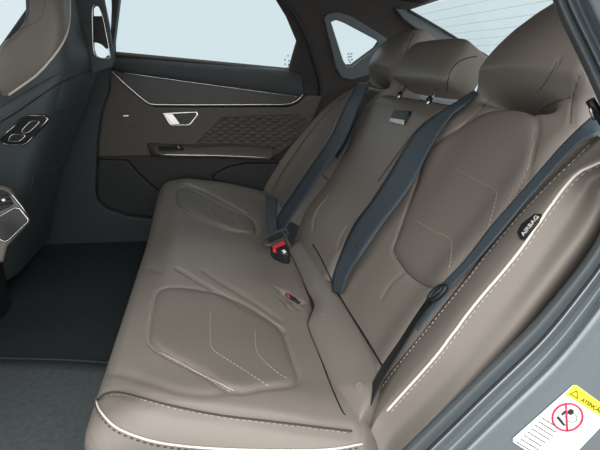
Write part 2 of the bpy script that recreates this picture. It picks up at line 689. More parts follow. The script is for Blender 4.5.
# door seal strip that edges the far door opening
sealP = np.array([on_plane(x, y, SP + SN * .01, SN) for x, y in smooth([(262, -22), (284, 1), (298, 20), (308, 42), (314, 62), (320, 86), (316, 106), (298, 134)], 4)])
struct(tube('trim_2', sealP, .008, M['darker'], None, 8))

# headliner
hv = []
for i in range(12):
    x = -1.3 + i * (0.86 + 1.3) / 11
    for j in range(10):
        y = -.02 + j * 1.36 / 9
        zc = 1.40 + .05 * (1 - ((y - .66) / .68) ** 2) - .03 * max(0, (x - .3) / .5) - .02 * max(0, -x - .4)
        hv.append((x + (.10 * (1 - ((y - .66) / .68) ** 2) if i == 11 else 0), y, zc))
ceil_ = make('ceiling', hv, grid_faces(12, 10), M['liner'], None, recalc=True)
solidify(ceil_, .025, 0); struct(ceil_)

# rear glass: plane through the far top corner, sloping down to the back
gl0 = at_y(409, 10, 1.24)
GS = np.array([.20, 0, -.088]); GS /= np.linalg.norm(GS)
GN = np.cross(GS, [0, 1.0, 0]); GN /= np.linalg.norm(GN)
if GN[2] < 0:
    GN = -GN
gp = [gl0 + GS * a + np.array([0, b, 0]) for a, b in ((0, .01), (.62, .06), (.62, -1.34), (0, -1.28))]
gv = [p + GN * t for t in (0, .004) for p in gp]
win1 = struct(make('window_1', gv, [(0, 1, 2, 3), (7, 6, 5, 4), (0, 4, 5, 1), (1, 5, 6, 2), (2, 6, 7, 3), (3, 7, 4, 0)], M['glass'], None, False, True))
for k in range(11):
    a = .04 + k * .05
    p0 = gl0 + GS * a - GN * .001 + np.array([0, -.02, 0]); p1 = p0 + np.array([0, -1.22, 0])
    tube('defroster_wire', [p0, (p0 + p1) / 2, p1], .0004, M['etch'], win1, 4)
# grey pillar trim under the far edge of the rear glass
tr = [(396, 9), (404, 9.5), (409, 10.5), (425, 20), (440, 29), (458, 40), (486, 56), (494, 64), (470, 64), (446, 50), (424, 35), (404, 20)]
trim3 = plate('trim_3', [tr], SP + SN * .034, SN, .03, M['pillar'], None, .006)
struct(trim3)
edgeP = np.array([on_plane(x, y, SP + SN * .040, SN) for x, y in ((408, 10), (425, 19.6), (441, 29), (458, 39.4), (486, 55.4), (500, 65))])
struct(tube('trim_4', edgeP, .005, M['rubberdark'], None, 8))
# parcel shelf and rear bulkhead
struct(box('wall_rear', (.74, -.06, .96), (1.42, 1.46, 1.0), M['shelf']))

# B-pillar and sill of the far door opening
struct(plate('trim_5', [[(60, -40), (112, -40), (120, -8), (112, 58), (109, 70), (108, 92), (101, 112), (97, 140), (95, 192), (97, 201), (105, 209), (128, 217), (160, 220), (240, 222), (240, 262), (100, 262), (-60, 262), (-60, 130)],
                        [(86, -2), (111, -2), (112, 22), (112, 62), (90, 62)]],
             (0, 1.40, 0), (0, 1, 0), .05, M['dark'], None, .006))

# near door opening: rubber seal and painted body flange, all curving from the C-pillar down to the sill
K1 = [(555, -40), (564, 0), (579, 27), (591, 52), (604, 80), (620, 115), (630, 150), (630, 190), (622, 226), (608, 256), (574, 300), (545, 337), (520, 361), (481, 398), (455, 424), (429, 449), (396, 482)]


def faired(K):
    q = resample(smooth(K, 8), 160)
    for _ in range(60):
        q[1:-1] = (q[:-2] + 2 * q[1:-1] + q[2:]) / 4
    return q


def beside(q, d):
    t = np.gradient(q, axis=0)
    t /= np.linalg.norm(t, axis=1, keepdims=True)
    r = q + np.stack([-t[:, 1], t[:, 0]], 1) * -d
    for _ in range(30):
        r[1:-1] = (r[:-2] + 2 * r[1:-1] + r[2:]) / 4
    return r


K1 = faired(K1)
ramp = np.clip(np.linspace(-.4, 1.6, 160), 0, 1)
K0, K2, K3, K4, K5 = (beside(K1, d * (.72 + .28 * ramp)[:, None] if abs(d) < 100 else d) for d in (-18.5, 14, 27, 42, 170))


def ky(K, y):
    q = np.array(K)
    return np.array([at_y(a, b, y) for a, b in q])


def mixK(A, B, t):
    return [((1 - t) * p[0] + t * q[0], (1 - t) * p[1] + t * q[1]) for p, q in zip(A, B)]


k4, k5 = ky(K4, -.126), ky(K5, -.185)
wn_rows = [ky(K1, -.050), ky(K1, -.088), ky(mixK(K1, K2, .5), -.094), ky(K2, -.092), ky(mixK(K2, K3, .6), -.104), ky(K3, -.119), k4, k4 * .93 + k5 * .07, k4 * .5 + k5 * .5, k5]
Vn, Fn = loft_rows(wn_rows, 160, 5)
wn = make('wall_near', Vn, Fn, M['paint'], None, True, True)
struct(wn)
wn_tree = bvh(Vn, Fn)
Vs, Fs = loft_rows([ky(K0, -.035), ky(K0, -.080), ky(mixK(K0, K1, .25), -.093), ky(mixK(K0, K1, .55), -.0975), ky(mixK(K0, K1, .86), -.094), ky(K1, -.084)], 160, 5)
struct(make('trim_6', Vs, Fs, M['rubber'], None, True, True))
gro = ky(K1, -.0905)
struct(tube('trim_7', gro, .0022, M['rubberdark'], None, 8))

# ================================================================== REAR BENCH
# ---- cushion
PROF = smooth([(-.06, .34), (-.14, .40), (-.185, .48), (-.200, .54), (-.186, .578), (-.150, .598), (-.09, .606), (0, .601), (.09, .586), (.17, .566), (.235, .548), (.27, .50)], .02)
pd = np.r_[0, np.cumsum(np.linalg.norm(np.diff(PROF, axis=0), axis=1))]


def cframe(u):
    x = np.interp(u, pd, PROF[:, 0]); z = np.interp(u, pd, PROF[:, 1])
    x2, z2 = np.interp(u + .012, pd, PROF[:, 0]), np.interp(u + .012, pd, PROF[:, 1])
    x1, z1 = np.interp(u - .012, pd, PROF[:, 0]), np.interp(u - .012, pd, PROF[:, 1])
    t = np.array([x2 - x1, 0, z2 - z1]); t /= max(np.linalg.norm(t), 1e-9)
    return np.array([x, 0, z]), np.array([-t[2], 0, t[0]])


def ch(u, y):
    x = np.interp(u, pd, PROF[:, 0])
    k = sstep(-.17, -.08, x)
    return .020 * bump1(x, -.195, .06) * sstep(.7, 1.4, y) + k * (.010 * bump1(y, .66, .17) - .008 * bump1(y, .27, .12) - .006 * bump1(y, 1.16, .14)
                + .008 * bump1(y, .03, .05) + .008 * bump1(y, 1.36, .06) + .010 * bump1(x, -.13, .06))


def cy0(u):
    x = np.interp(u, pd, PROF[:, 0])
    return -.018 - .042 * sstep(-.2, .22, x)


def cy1(u):
    return 1.435


bench = empty('rear_seat_cushion', (0, .7, .33), 'wide taupe leather rear bench cushion with perforated panels and a painted edge highlight', 'seat')
us = np.arange(0, pd[-1], .0048)
cs = Sheet(us, 270, cy0, cy1, cframe, ch, .05, .045, .24, .2)
S1 = [(177, 268), (195, 279), (215, 291), (240, 306), (262, 318), (283, 331)]
cs.press(S1, .005, .006)
S2 = [(203, 270), (218, 280), (238, 292), (260, 306), (280, 320)]
cs.press(S2, .003, .008)
S3 = [(94, 383), (103, 375), (116, 373), (130, 376), (148, 381), (180, 391), (205, 394), (232, 391)]
cs.press(S3, .003, .007)
S4 = [(97, 400), (104, 394), (118, 392), (140, 397), (170, 405), (220, 415), (270, 421), (320, 427), (352, 431)]
P4 = cs.press(S4, .005, .006)
cs.press([(131, 274), (140, 269), (150, 268), (160, 272)], .003, .008)
# gathers in the leather at the buckle slit
for ln in ([(281, 292), (287, 297), (294, 306)], [(279, 296), (285, 302), (290, 309)], [(303, 303), (309, 304), (315, 303)], [(276, 288), (283, 291), (288, 294)], [(285, 300), (291, 303), (299, 309)]):
    cs.press(ln, .004, .0045)
cs.press([(283, 294), (290, 298), (300, 302)], .012, .009)
IN1 = [(157, 294), (153, 312), (150, 336), (153, 345), (170, 357), (200, 372), (233, 391), (264, 388), (296, 382), (291, 358), (283, 335), (272, 322), (250, 308), (225, 296), (195, 289), (168, 288)]
IN2 = [(178, 190), (176, 197), (179, 206), (198, 216.5), (216, 225), (238, 231.5), (255, 233), (255, 226), (251, 219), (242, 214.5), (226, 208), (208, 199), (192, 190), (184, 187)]
cs.press(IN1, .005, .005, closed=True)
cs.press(IN2, .006, .007, closed=True)
cs.press([(186, 184), (205, 191), (228, 203), (244, 212)], .008, .012)
cs.build('cushion', M['leather'], bench)
in1 = insert('perforated_panel', cs.tree, IN1, M['perf'], bench, .0045)
in2 = insert('perforated_panel', cs.tree, IN2, M['perf'], bench, .0055)
t1, t2 = fan_tree(in1), fan_tree(in2)
for tr_, ln in ((t1, [(210.6, 312), (210, 330), (212, 348), (225, 358), (270, 387)]), (t1, [(255, 331), (256, 348), (261, 358), (279, 374), (291, 380)]),
                (t2, [(210, 203), (209.5, 208), (210, 213), (220, 222)]), (t2, [(235, 214), (236, 220), (244, 229)])):
    P, N = drape(tr_, ln, .0006)
    stitches('stitching', P, M['stitch'], bench, .0005, .006, .0025)
P, N = drape(cs.tree, [(151, 300), (149, 322), (147, 338), (152, 348), (170, 360), (200, 375), (232, 393)], .0008)
stitches('stitching', P, M['stitch'], bench, .00055, .006, .003)
P, N = drape(cs.tree, [(x + 1.2, y - 1.5) for x, y in S1], .0008)
stitches('stitching', P, M['stitch'], bench, .00055, .006, .003)
P, N = drape(cs.tree, [(178, 208), (198, 218.5), (216, 227), (238, 233)], .0008)
stitches('stitching', P, M['stitch'], bench, .00055, .006, .003)
P, N = drape(cs.tree, [(104, 397), (118, 394.6), (140, 399.4), (170, 407.4), (220, 417.4), (270, 423.4), (320, 429.4), (350, 433)], .0008)
stitches('stitching', P, M['stitch'], bench, .00055, .006, .0035)
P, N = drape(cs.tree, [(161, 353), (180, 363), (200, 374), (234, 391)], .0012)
tube('painted_highlight', P, .0009, M['stitch'], bench, 6, N=N)  # highlight along the panel's edge, put in as a thin pale tube
tube('seam', P4 - 0.0, .0014, M['seam'], bench, 6)
PP = [(97, 400), (99, 408), (106, 418), (118, 428), (140, 437), (165, 443), (200, 447), (240, 449), (290, 450), (330, 449), (362, 444)]
P, N = drape(cs.tree, PP, .0015)
tube('piping', P, .0016, M['piping'], bench, 8, N=N)
P, N = drape(cs.tree, [(x - 1.5, y + 3.5) for x, y in PP], .0008)
stitches('stitching', P, M['seam'], bench, .0009, .006, .004)

# rolled leather ledge where cushion meets backrest
LE = [(288, 245), (290, 254), (298, 270), (308, 292), (314, 305), (309, 320), (309, 329), (320, 357), (331, 386), (341, 409), (345, 415)]
RE = [(299, 238), (305, 236), (313, 245), (320, 256), (337, 291), (352, 316), (364, 335), (376, 355), (386, 372), (374, 398), (357, 413)]
La = np.array([at_z(x, y, .552) for x, y in smooth(LE, 4)])
Ra = np.array([at_z(x, y, .575) for x, y in smooth(RE, 4)])
La, Ra = resample(La, 90), resample(Ra, 90)
rowsL = []
for t, h in ((.0, -.06), (.0, -.004), (.05, .007), (.3, .014), (.6, .015), (.88, .010), (1.0, -.006), (1.02, -.06)):
    endf = np.minimum(1, np.minimum(np.arange(90), np.arange(89, -1, -1)) / 7.0)[:, None] ** .5
    rowsL.append(La + (Ra - La) * t + np.array([-.3, 0, .95]) * (h * endf - .02 * (1 - endf)))
Vl, Fl = loft_rows(rowsL, 90, 4)
ledge = make('rear_ledge', Vl, Fl, M['leather'], bench, True, True)
lt = bvh(Vl, Fl)
for bx, by in ((323.5, 313.5), (359, 386.5)):
    p, n = hit(lt, bx, by)
    e1 = np.cross(n, [0, 0, 1.0]); e1 /= np.linalg.norm(e1); e2 = np.cross(n, e1)
    ring = [p + (e1 * cos(a) + e2 * sin(a)) * .0075 for a in np.linspace(0, 2 * pi, 24, endpoint=False)]
    tg = tube('anchor_tag', ring, .0012, M['leather'], ledge, 6, True)
    disc = [p + n * .0012] + [p + n * .0004 + (e1 * cos(a) + e2 * sin(a)) * .007 for a in np.linspace(0, 2 * pi, 24, endpoint=False)]
    make('anchor_mark', disc, [(0, 1 + k, 1 + (k + 1) % 24) for k in range(24)], M['leather'], tg)

# ---- backrests
AB = radians(31)
BA = np.array([sin(AB), 0, cos(AB)]); BN = np.array([-cos(AB), 0, sin(AB)]); B0 = np.array([.30, 0, .53])


def bframe(s):
    return B0 + BA * s, BN


def near_in(s):     # edge towards the middle of the car
    return np.interp(s, [0, .2, .5, .62, .68, .74, .78, .81, .83], [.405, .43, .445, .425, .412, .392, .368, .335, .305])


def near_out(s):
    return np.interp(s, [0, .4, .56, .62, .70, .78, .81, .83], [.05, .05, .06, .085, .105, .14, .17, .20])


def far_out(s):
    return np.interp(s, [0, .30, .42, .50, .545, .58, .64, .70, .74, .78, .80, .83], [1.43, 1.42, 1.37, 1.29, 1.19, 1.155, 1.175, 1.20, 1.195, 1.14, 1.09, 1.02])


def far_in(s):
    return np.interp(s, [0, .2, .5, .56, .62, .70, .77, .83], [1.05, 1.03, .99, .93, .905, .905, .93, .96])


def back_h(hc, bolsters, hw):
    def h(s, y):
        head = sstep(.605, .65, s)
        body = 1 - sstep(.52, .575, s)
        v = .02 + .010 * bump1(s, .16, .12) - .004 * bump1(s, .40, .1)
        v += head * (.034 * bump1(s, .68, .11) + .010) * (0.55 + .45 * bump1(y, hc, hw))
        for c in bolsters:
            v += body * .014 * bump1(y, c, .045)
        v -= .085 * np.exp(-((s - .600 + .45 * (y - hc) ** 2) / .013) ** 2) * np.exp(-((y - hc) / (hw * .72)) ** 4)
        return v
    return h


US_ = np.arange(0.0, .84, .0045)
nb = empty('outer_rear_seat', tuple(B0 + np.array([0, .25, 0])), 'taupe leather outer backrest with built-in headrest, beside the open near door', 'seat backrest', 'outer rear backrests')
bs = Sheet(US_, 110, near_out, near_in, bframe, back_h(.27, (.08, .41), .14), .035, .03, .12, .12, .03, .12)
BI = [(425, 155), (440, 140), (462, 127), (478, 117), (496, 111), (512, 110), (530, 113), (537, 122), (535, 142), (531, 160), (522, 190), (500, 225), (470, 258), (446, 284), (436, 287), (427, 286), (416, 280), (406, 271), (397, 258), (393, 249), (397, 238), (406, 212), (417, 182)]
BT = [(412, 164), (425, 155), (440, 140), (462, 127), (478, 117), (496, 111), (512, 110), (530, 113), (537, 112)]
bs.press(BI, .005, .006, closed=True)
bs.press([(461, 128), (478, 112), (491, 98)], .004, .004)
bs.press([(537, 112), (553, 103), (571, 97)], .004, .004)
bs.press([(559, 60), (549, 77), (538, 92), (536, 108)], .002, .005)
bs.press([(580, 76), (573, 98), (571, 124)], .003, .004)
bs.press([(404, 272), (392, 282), (383, 296)], .002, .006)
bs.build('backrest_pad', M['leather'], nb)
bi = insert('perforated_panel', bs.tree, BI, M['perf_back'], nb, .005)
bt = fan_tree(bi)
for ln in ([(417, 221), (434, 231), (449, 238), (452, 246), (449, 272)], [(456, 169), (478, 181), (495, 190), (496, 200), (488, 228)]):
    P, N = drape(bt, ln, .0006)
    stitches('stitching', P, M['stitch'], nb, .0005, .006, .0025)
P, N = drape(bs.tree, [(534, 140), (528, 168), (520, 186)], .0008)
stitches('stitching', P, M['stitch'], nb, .0005, .006, .0025)
for ln in ([(461, 128), (478, 112), (491, 98)], [(539, 111), (553, 103), (571, 97)], [(580, 76), (573, 98), (571, 124)], [(464, 126), (480, 116), (497, 111), (512, 110), (531, 114)],
           [(397, 258), (406, 271), (416, 280), (427, 286), (436, 287), (444, 285)], [(557, 62), (549, 77), (540, 90)]):
    seam_line('seam', bs.tree, ln, M['seam'], nb, .0008)

fb = empty('outer_rear_seat', tuple(B0 + np.array([0, 1.2, 0])), 'taupe leather outer backrest beside the far door, headrest just below the small quarter window', 'seat backrest', 'outer rear backrests')
fs = Sheet(US_[US_ < .806], 110, far_in, far_out, bframe, back_h(1.03, (1.08, 1.38), .11), .03, .035, .12, .12, .03, .12)
fs.press([(408, 46), (404, 62), (399, 78)], .004, .005)
fs.press([(319, 173), (325, 178), (331, 183)], .004, .004)
fs.press([(337, 118), (331, 140), (324, 160), (318, 176)], .004, .007)
fs.build('backrest_pad', M['leather'], fb)
seam_line('seam', fs.tree, [(414, 33), (408, 46), (404, 62), (399, 78)], M['seam'], fb, .0013)
seam_line('seam', fs.tree, [(319, 173), (325, 178), (331, 183)], M['seam'], fb, .0016)

# ---- centre backrest with fold-down armrest
cb = empty('middle_rear_seat', tuple(B0 + np.array([0, .7, 0])), 'taupe leather middle backrest with fold-down armrest and black pull strap', 'seat backrest')


def h_c(s, y):
    return (.034 + .022 * bump1(s, .10, .09) * (0.6 + .4 * bump1(y, .72, .2)) + .006 * bump1(y, .72, .16)) - .02 * sstep(.51, .57, s)


cbs = Sheet(np.arange(0, .575, .0045), 120, lambda s: np.interp(s, [0, .25, .5, .56, .62], [.435, .46, .475, .46, .43]), lambda s: np.interp(s, [0, .15, .5, .62], [.80, .85, .93, .95]),
            bframe, h_c, .025, .03, .12, .12, .03, .12)
cbs.press([(378, 181), (397, 155), (416, 131), (432, 117), (447, 109)], .005, .004)
cbs.press([(327, 198), (319, 208), (314, 219), (313, 230)], .004, .006)
cbs.press([(347, 227), (341, 236), (338, 247)], .003, .006)
cbs.build('backrest_pad', M['leather'], cb)
seam_line('seam', cbs.tree, [(378, 181), (397, 155), (416, 131), (432, 117), (447, 109)], M['seam'], cb, .0016)
# pull strap
p, n = hit(cbs.tree, 400, 117)
st = plate('pull_strap', [[(394, 109.5), (410, 110.5), (409, 114), (403, 124), (389, 121), (390, 117)]], p + n * .006, n, .012, M['black'], cb, .003)
plate('strap_tip', [[(390, 117.5), (404, 119.8), (402.5, 124), (389, 121.4)]], p + n * .008, n, .006, M['white'], st, .002)


# centre headrest: padded block on two posts
def headrest_block(name, s0, s1, y0, y1, h0, h1, m, parent):
    nu, nv = 40, 56
    V = []
    c = B0 + BA * ((s0 + s1) / 2) + BN * ((h0 + h1) / 2) + np.array([0, (y0 + y1) / 2, 0])
    ra, rb, rc = (s1 - s0) / 2, (y1 - y0) / 2, (h1 - h0) / 2
    for i in range(nu):
        th = -pi / 2 + pi * i / (nu - 1)
        for j in range(nv):
            ph = 2 * pi * j / nv
            def sp_(v, e):
                return np.sign(v) * abs(v) ** e
            yy = sp_(cos(ph), .22) * sp_(cos(th), .26); hh = sp_(sin(ph), .22) * sp_(cos(th), .26); ss = sp_(sin(th), .26)
            hh2 = hh + (.22 * (1 - (ss) ** 2) * (1 - yy * yy) if hh > .5 else 0)
            V.append(c + BA * ss * ra * (1 - .06 * yy * yy) + np.array([0, yy * rb * (1 - .10 * max(0, ss)), 0]) + BN * hh2 * rc)
    V = np.array(V)
    Fc = grid_faces(nu, nv, True)
    return make(name, V, Fc, m, parent, True, True), bvh(V, Fc)


hr = empty('center_headrest', tuple(B0 + BA * .57 + np.array([0, .74, 0])), 'taupe leather middle headrest raised on two steel posts', 'headrest')
hb, ht = headrest_block('headrest_pad', .602, .738, .525, .890, -.05, .05, M['leather'], hr)
seam_line('seam', ht, [(447, 92), (448, 80), (452, 69), (460, 61), (470, 57.5), (477, 56.5)], M['seam'], hr, .0015)
for py in (.60, .80):
    a = B0 + BA * .52 + BN * .012 + np.array([0, py, 0]); b = B0 + BA * .62 + BN * .012 + np.array([0, py, 0])
    po = tube('post', [a, (a + b) / 2, b], .0045, M['chrome'], hr, 12)
    g = B0 + BA * .566 + BN * .014 + np.array([0, py, 0])
    tube('post_guide', [g, g + BA * .006, g + BA * .012], [.009, .008, .006], M['black'], hr, 12)

# ---- near side bolster with cream piping and AIRBAG tag
sb = empty('seat_side_bolster', (.45, 0, .5), 'taupe leather side bolster by the open door, cream piping and black AIRBAG tag', 'seat bolster', 'rear seat side bolsters')
Spx = [(598, 136), (589, 144), (575, 158), (548, 184), (527, 206), (506, 230), (486, 254), (465, 281), (440, 312), (415, 343), (391, 373), (374, 399), (366, 428), (362, 470)]
Ppx = [(640, 148), (604, 160), (581, 171), (566, 186), (551, 206), (537, 226), (515, 257), (475, 305), (453, 334), (432, 361), (387, 411), (377, 424), (370, 440), (368, 466)]
Opx = [(660, 170), (607, 186), (600, 205), (588, 229), (564, 262), (530, 308), (509, 337), (480, 372), (458, 395), (440, 415), (420, 435), (405, 452), (397, 466), (390, 480)]
hpl = lambda h: (B0 + BN * h)
S3d = np.array([on_plane(x, y, hpl(.030), BN) for x, y in smooth(Spx, 5)])
S3b = np.array([on_plane(x - 5, y - 3, hpl(.0), BN) for x, y in smooth(Spx, 5)])
S3c = np.array([on_plane(x - 6, y - 4, hpl(-.05), BN) for x, y in smooth(Spx, 5)])
M3d = np.array([on_plane((a[0] + b[0]) / 2, (a[1] + b[1]) / 2, hpl(.046), BN) for a, b in zip(resample(smooth(Spx, 5), 100), resample(smooth(Ppx, 5), 100))])
P3d = np.array([on_plane(x, y, hpl(.045), BN) for x, y in smooth(Ppx, 5)])
N3d = np.array([on_plane((a[0] + b[0]) / 2, (a[1] + b[1]) / 2, hpl(.022), BN) for a, b in zip(resample(smooth(Ppx, 5), 100), resample(smooth(Opx, 5), 100))])
O3d = np.array([at_y(x, y, -.068) for x, y in smooth(Opx, 5)])
O3b = O3d + np.array([.05, .012, .0])
Vb, Fb = loft_rows([S3c, S3b, S3d, M3d, P3d, N3d, O3d, O3b], 130, 6)
make('bolster_pad', Vb, Fb, M['leather'], sb, True, True)
bt_ = bvh(Vb, Fb)
P, N = drape(bt_, Ppx[1:11], .0015)
tube('piping', P, .0021, M['piping'], sb, 8, N=N)
P, N = drape(bt_, [(x + 2.6, y + 2.4) for x, y in Ppx[1:11]], .0006)
stitches('stitching', P, M['stitch'], sb, .0008, .006, .004)
P, N = drape(bt_, [(x + 1.0, y + .8) for x, y in Spx[1:13]], .0006)
stitches('stitching', P, M['stitch'], sb, .0008, .006, .003)
p, n = hit(bt_, 529, 225)
tg = plate('airbag_tag', [[(516.5, 232), (521, 223.5), (534, 213.5), (540.5, 213.5), (537.5, 221.5), (524, 238.5), (519.5, 238.5)]], p + n * .004, n, .004, M['black'], sb, .001)
tp = p + n * .0045
ex = on_plane(538, 215, tp, n) - on_plane(522, 235, tp, n)
text('airbag_text', 'AIRBAG', on_plane(523.5, 236.2, tp, n), ex, np.cross(n, ex), .0115, M['white'], tg, bold=.0002, stretch=.88)

# far side bolster
fsb = empty('seat_side_bolster', (.45, 1.45, .5), 'taupe leather side bolster between the far backrest and the far door', 'seat bolster', 'rear seat side bolsters')
fa = [(372, 78), (362, 82), (348, 88), (332, 98), (314, 114), (300, 130), (285, 148), (272, 166), (262, 182), (254, 200)]
fm_ = [(372, 82), (362, 86), (350, 93), (336, 104), (320, 120), (306, 138), (293, 156), (281, 174), (272, 190), (264, 206)]
fc = [(374, 88), (364, 92), (352, 101), (340, 114), (326, 132), (312, 152), (300, 170), (290, 186), (281, 202), (273, 216)]
ra_ = np.array([at_y(x, y, 1.462) for x, y in smooth(fa, 5)])
rm_ = np.array([at_y(x, y, 1.425) for x, y in smooth(fm_, 5)])
rc_ = np.array([at_y(x, y, 1.37) for x, y in smooth(fc, 5)])
Vf, Ff = loft_rows([ra_ + np.array([.08, .005, 0]), ra_ + np.array([.02, .004, 0]), rm_, rc_, rc_ + np.array([.08, 0, -.03])], 70, 6)
make('bolster_pad', Vf, Ff, M['leather'], fsb, True, True)
ft_ = bvh(Vf, Ff)
seam_line('seam', ft_, fm_[1:-1], M['seam'], fsb, .0014)

# ================================================================== BELTS
allV, allF = [], []


def merge(*parts):
    V, Fq, o = [], [], 0
    for v, f in parts:
        V += [tuple(q) for q in v]; Fq += [tuple(i + o for i in g) for g in f]; o += len(v)
    return bvh(V, Fq)


ALL = merge((bs.V, bs.F), (cbs.V, cbs.F), (fs.V, fs.F), (Vb, Fb), (Vl, Fl), (cs.V, cs.F))
P, N = drape(ALL, LE[1:], .0006)
tube('ledge_gap', P, .0013, M['black'], ledge, 6, N=N)
P, N = drape(ALL, RE[2:9], .0006)
tube('ledge_gap', P, .002, M['black'], ledge, 6, N=N)
near_tree = merge((bs.V, bs.F), (Vb, Fb))

nbelt = empty('seat_belt', tuple(B0 + np.array([0, .1, .3])), 'blue-grey seat belt slanting across the backrest nearest the open door', 'seat belt', 'rear seat belts')


def belt_edge(pts, off):
    """3-D line: pixels with a height over the backrest plane"""
    return np.array([on_plane(q[0], q[1], hpl(q[2]), BN) for q in smooth(pts, 4)])


nL = belt_edge([(606, 104, .03), (590, 118, .05), (580, 127, .055), (562, 145, .054), (540, 170, .052), (516, 198, .049), (492, 225, .047), (465, 260, .046), (440, 286, .046)], 0)
nR = belt_edge([(608, 131, .03), (597, 136, .05), (582, 142, .055), (572, 150, .055), (551, 173, .053), (529, 198, .05), (507, 225, .048), (477, 260, .047), (447, 291, .046)], 0)
ribbon('webbing', nL, nR, M['belt'], nbelt)
nL2 = belt_edge([(432, 292, .042), (414, 318, .044), (400, 340, .046), (382, 366, .05), (370, 388, .054), (363, 408, .055), (362, 420, .05)], 0)
nR2 = belt_edge([(439, 296, .044), (420, 320, .05), (409, 338, .054), (394, 362, .058), (381, 384, .062), (371, 405, .06), (366, 418, .05)], 0)
ribbon('lap_webbing', nL2, nR2, M['black'], nbelt)
nT = belt_edge([(446, 290, .050), (434, 302, .052), (416, 328, .054)], 0)
nT2 = belt_edge([(450, 292, .050), (438, 305, .052), (418, 331, .054)], 0)
ribbon('webbing_fold', nT, nT2, M['belt'], nbelt, .002, 30)
# tongue
tc_ = on_plane(437, 293, hpl(.056), BN)
ta = on_plane(446, 285.5, hpl(.056), BN) - on_plane(428, 300, hpl(.056), BN); ta /= np.linalg.norm(ta); tb = np.cross(BN, ta)
ring = [tc_ + ta * .016 * cos(a) * 1.15 + tb * .0085 * sin(a) for a in np.linspace(0, 2 * pi, 32, endpoint=False)]
tn = tube('tongue', ring, .0042, M['black'], nbelt, 8, True)
tube('tongue_bar', [tc_ - ta * .016, tc_, tc_ + ta * .016], .003, M['dark'], tn, 8)
gp_ = at_y(594, 116, -.03)
tube('belt_guide', [gp_ + np.array([-.012, 0, .02]), gp_ + np.array([.002, -.004, .004]), gp_ + np.array([.022, -.006, -.018])], .006, M['black'], nbelt, 8)
tube('guide_clip', [at_y(590.5, 107, -.04), at_y(591.5, 112, -.042), at_y(595, 119, -.042)], .0028, M['chrome'], nbelt, 8)

cbelt = empty('seat_belt', tuple(B0 + np.array([0, .45, .3])), 'blue-grey middle seat belt running down between the middle and near backrests', 'seat belt', 'rear seat belts')
cL = belt_edge([(474, 90, .02), (462, 98, .045), (450, 105.5, .058), (434, 116, .06), (417, 131, .062), (402, 152, .062), (390, 172, .064), (372, 200, .068), (353, 226, .07), (339, 258, .072), (333, 276, .06), (332, 292, .04)], 0)
cR = belt_edge([(478, 94, .02), (467, 103, .045), (455, 112, .054), (443, 127, .056), (432, 145, .058), (421, 166, .06), (411, 185, .062), (397, 205, .065), (381, 226, .066), (362, 254, .068), (350, 273, .058), (342, 294, .04)], 0)
ribbon('webbing', cL, cR, M['belt'], cbelt)
p = on_plane(355.5, 245.5, hpl(.0705), BN)
bt1 = np.array([p + BN * .002] + [p + (BA * cos(a) + np.array([0, sin(a), 0])) * .0035 for a in np.linspace(0, 2 * pi, 16, endpoint=False)])
make('stop_button', bt1, [(0, 1 + k, 1 + (k + 1) % 16) for k in range(16)], M['black'], cbelt, True, True)

fbelt = empty('seat_belt', tuple(B0 + np.array([0, 1.2, .3])), 'dark blue-grey seat belt across the far backrest, buckled into the red-button buckle', 'seat belt', 'rear seat belts')
fL = belt_edge([(358, 83, .06), (345, 106, .066), (330, 138, .07), (311, 166, .08), (292, 194, .09), (279, 214, .10), (267, 238, .10)], 0)
fR = belt_edge([(371, 82, .06), (361, 104, .066), (345, 140, .07), (327, 166, .08), (310, 192, .09), (296, 212, .10), (284, 231, .10)], 0)
ribbon('webbing', fL, fR, M['belt'], fbelt)
fL2 = belt_edge([(362, 94, .05), (352, 118, .055), (342, 142, .06), (334, 156, .06)], 0)
fR2 = belt_edge([(365, 95, .05), (356, 120, .055), (347, 146, .06), (338, 159, .06)], 0)
ribbon('webbing_fold', fL2, fR2, M['belt'], fbelt, .003, 30)
# lap strap going down behind the tongue
lL = np.array([at_z(x, y, z) for x, y, z in ((265, 196, .60), (266, 210, .60), (267, 222, .60), (269, 234, .60))])
lR = np.array([at_z(x, y, z) for x, y, z in ((278, 199, .60), (277, 212, .60), (277, 222, .60), (278, 232, .60))])
ribbon('lap_webbing', lL, lR, M['belt'], fbelt)
fz = .625
tq = [at_z(x, y, fz) for x, y in ((265.5, 238.5), (284, 229.5), (286.5, 236), (268.5, 245))]
cq = np.mean(tq, 0)
tn = tube('tongue', smooth([cq + (q - cq) * 1.0 for q in tq], .01, True), .0045, M['rubber'], fbelt, 8, True)
e1 = tq[1] - tq[0]
plate('tongue_slot', [[(268, 239), (283, 232), (284, 235), (269, 242)]], cq - np.array([0, 0, .004]), (0, 0, 1), .003, M['black'], tn)

bk = empty('seat_belt_buckle', (.2, .75, .57), 'belt buckle with red release button, fastened beside the middle of the bench', 'buckle', 'rear belt buckles')
plate('buckle_body', [[(270, 246), (285.5, 239.5), (290, 251.5), (288, 254), (282, 253.5), (274, 250)]], (0, 0, .604), (-.1, -.2, 1), .03, M['black'], bk, .003)
plate('release_button', [[(272, 245.5), (284, 240), (285.5, 243.5), (276, 247.5), (276, 251), (273, 250)]], (0, 0, .607), (-.1, -.2, 1), .008, M['red'], bk, .002)
plate('buckle_label', [[(281.5, 250.5), (284, 249.5), (286.5, 251.5), (284, 252.8)]], (0, 0, .606), (-.1, -.2, 1), .002, M['white'], bk)
bk2 = empty('seat_belt_buckle', (.15, .35, .55), 'half-hidden belt buckle tucked in the leather slit of the cushion, red tip showing', 'buckle', 'rear belt buckles')
p, n = hit(cs.tree, 292, 299)
pb = p + n * .004
plate('buckle_body', [[(285, 294), (287, 292.6), (296, 297.5), (300, 301.5), (298, 302.6), (291, 299.6)]], pb, n, .012, M['black'], bk2, .002)
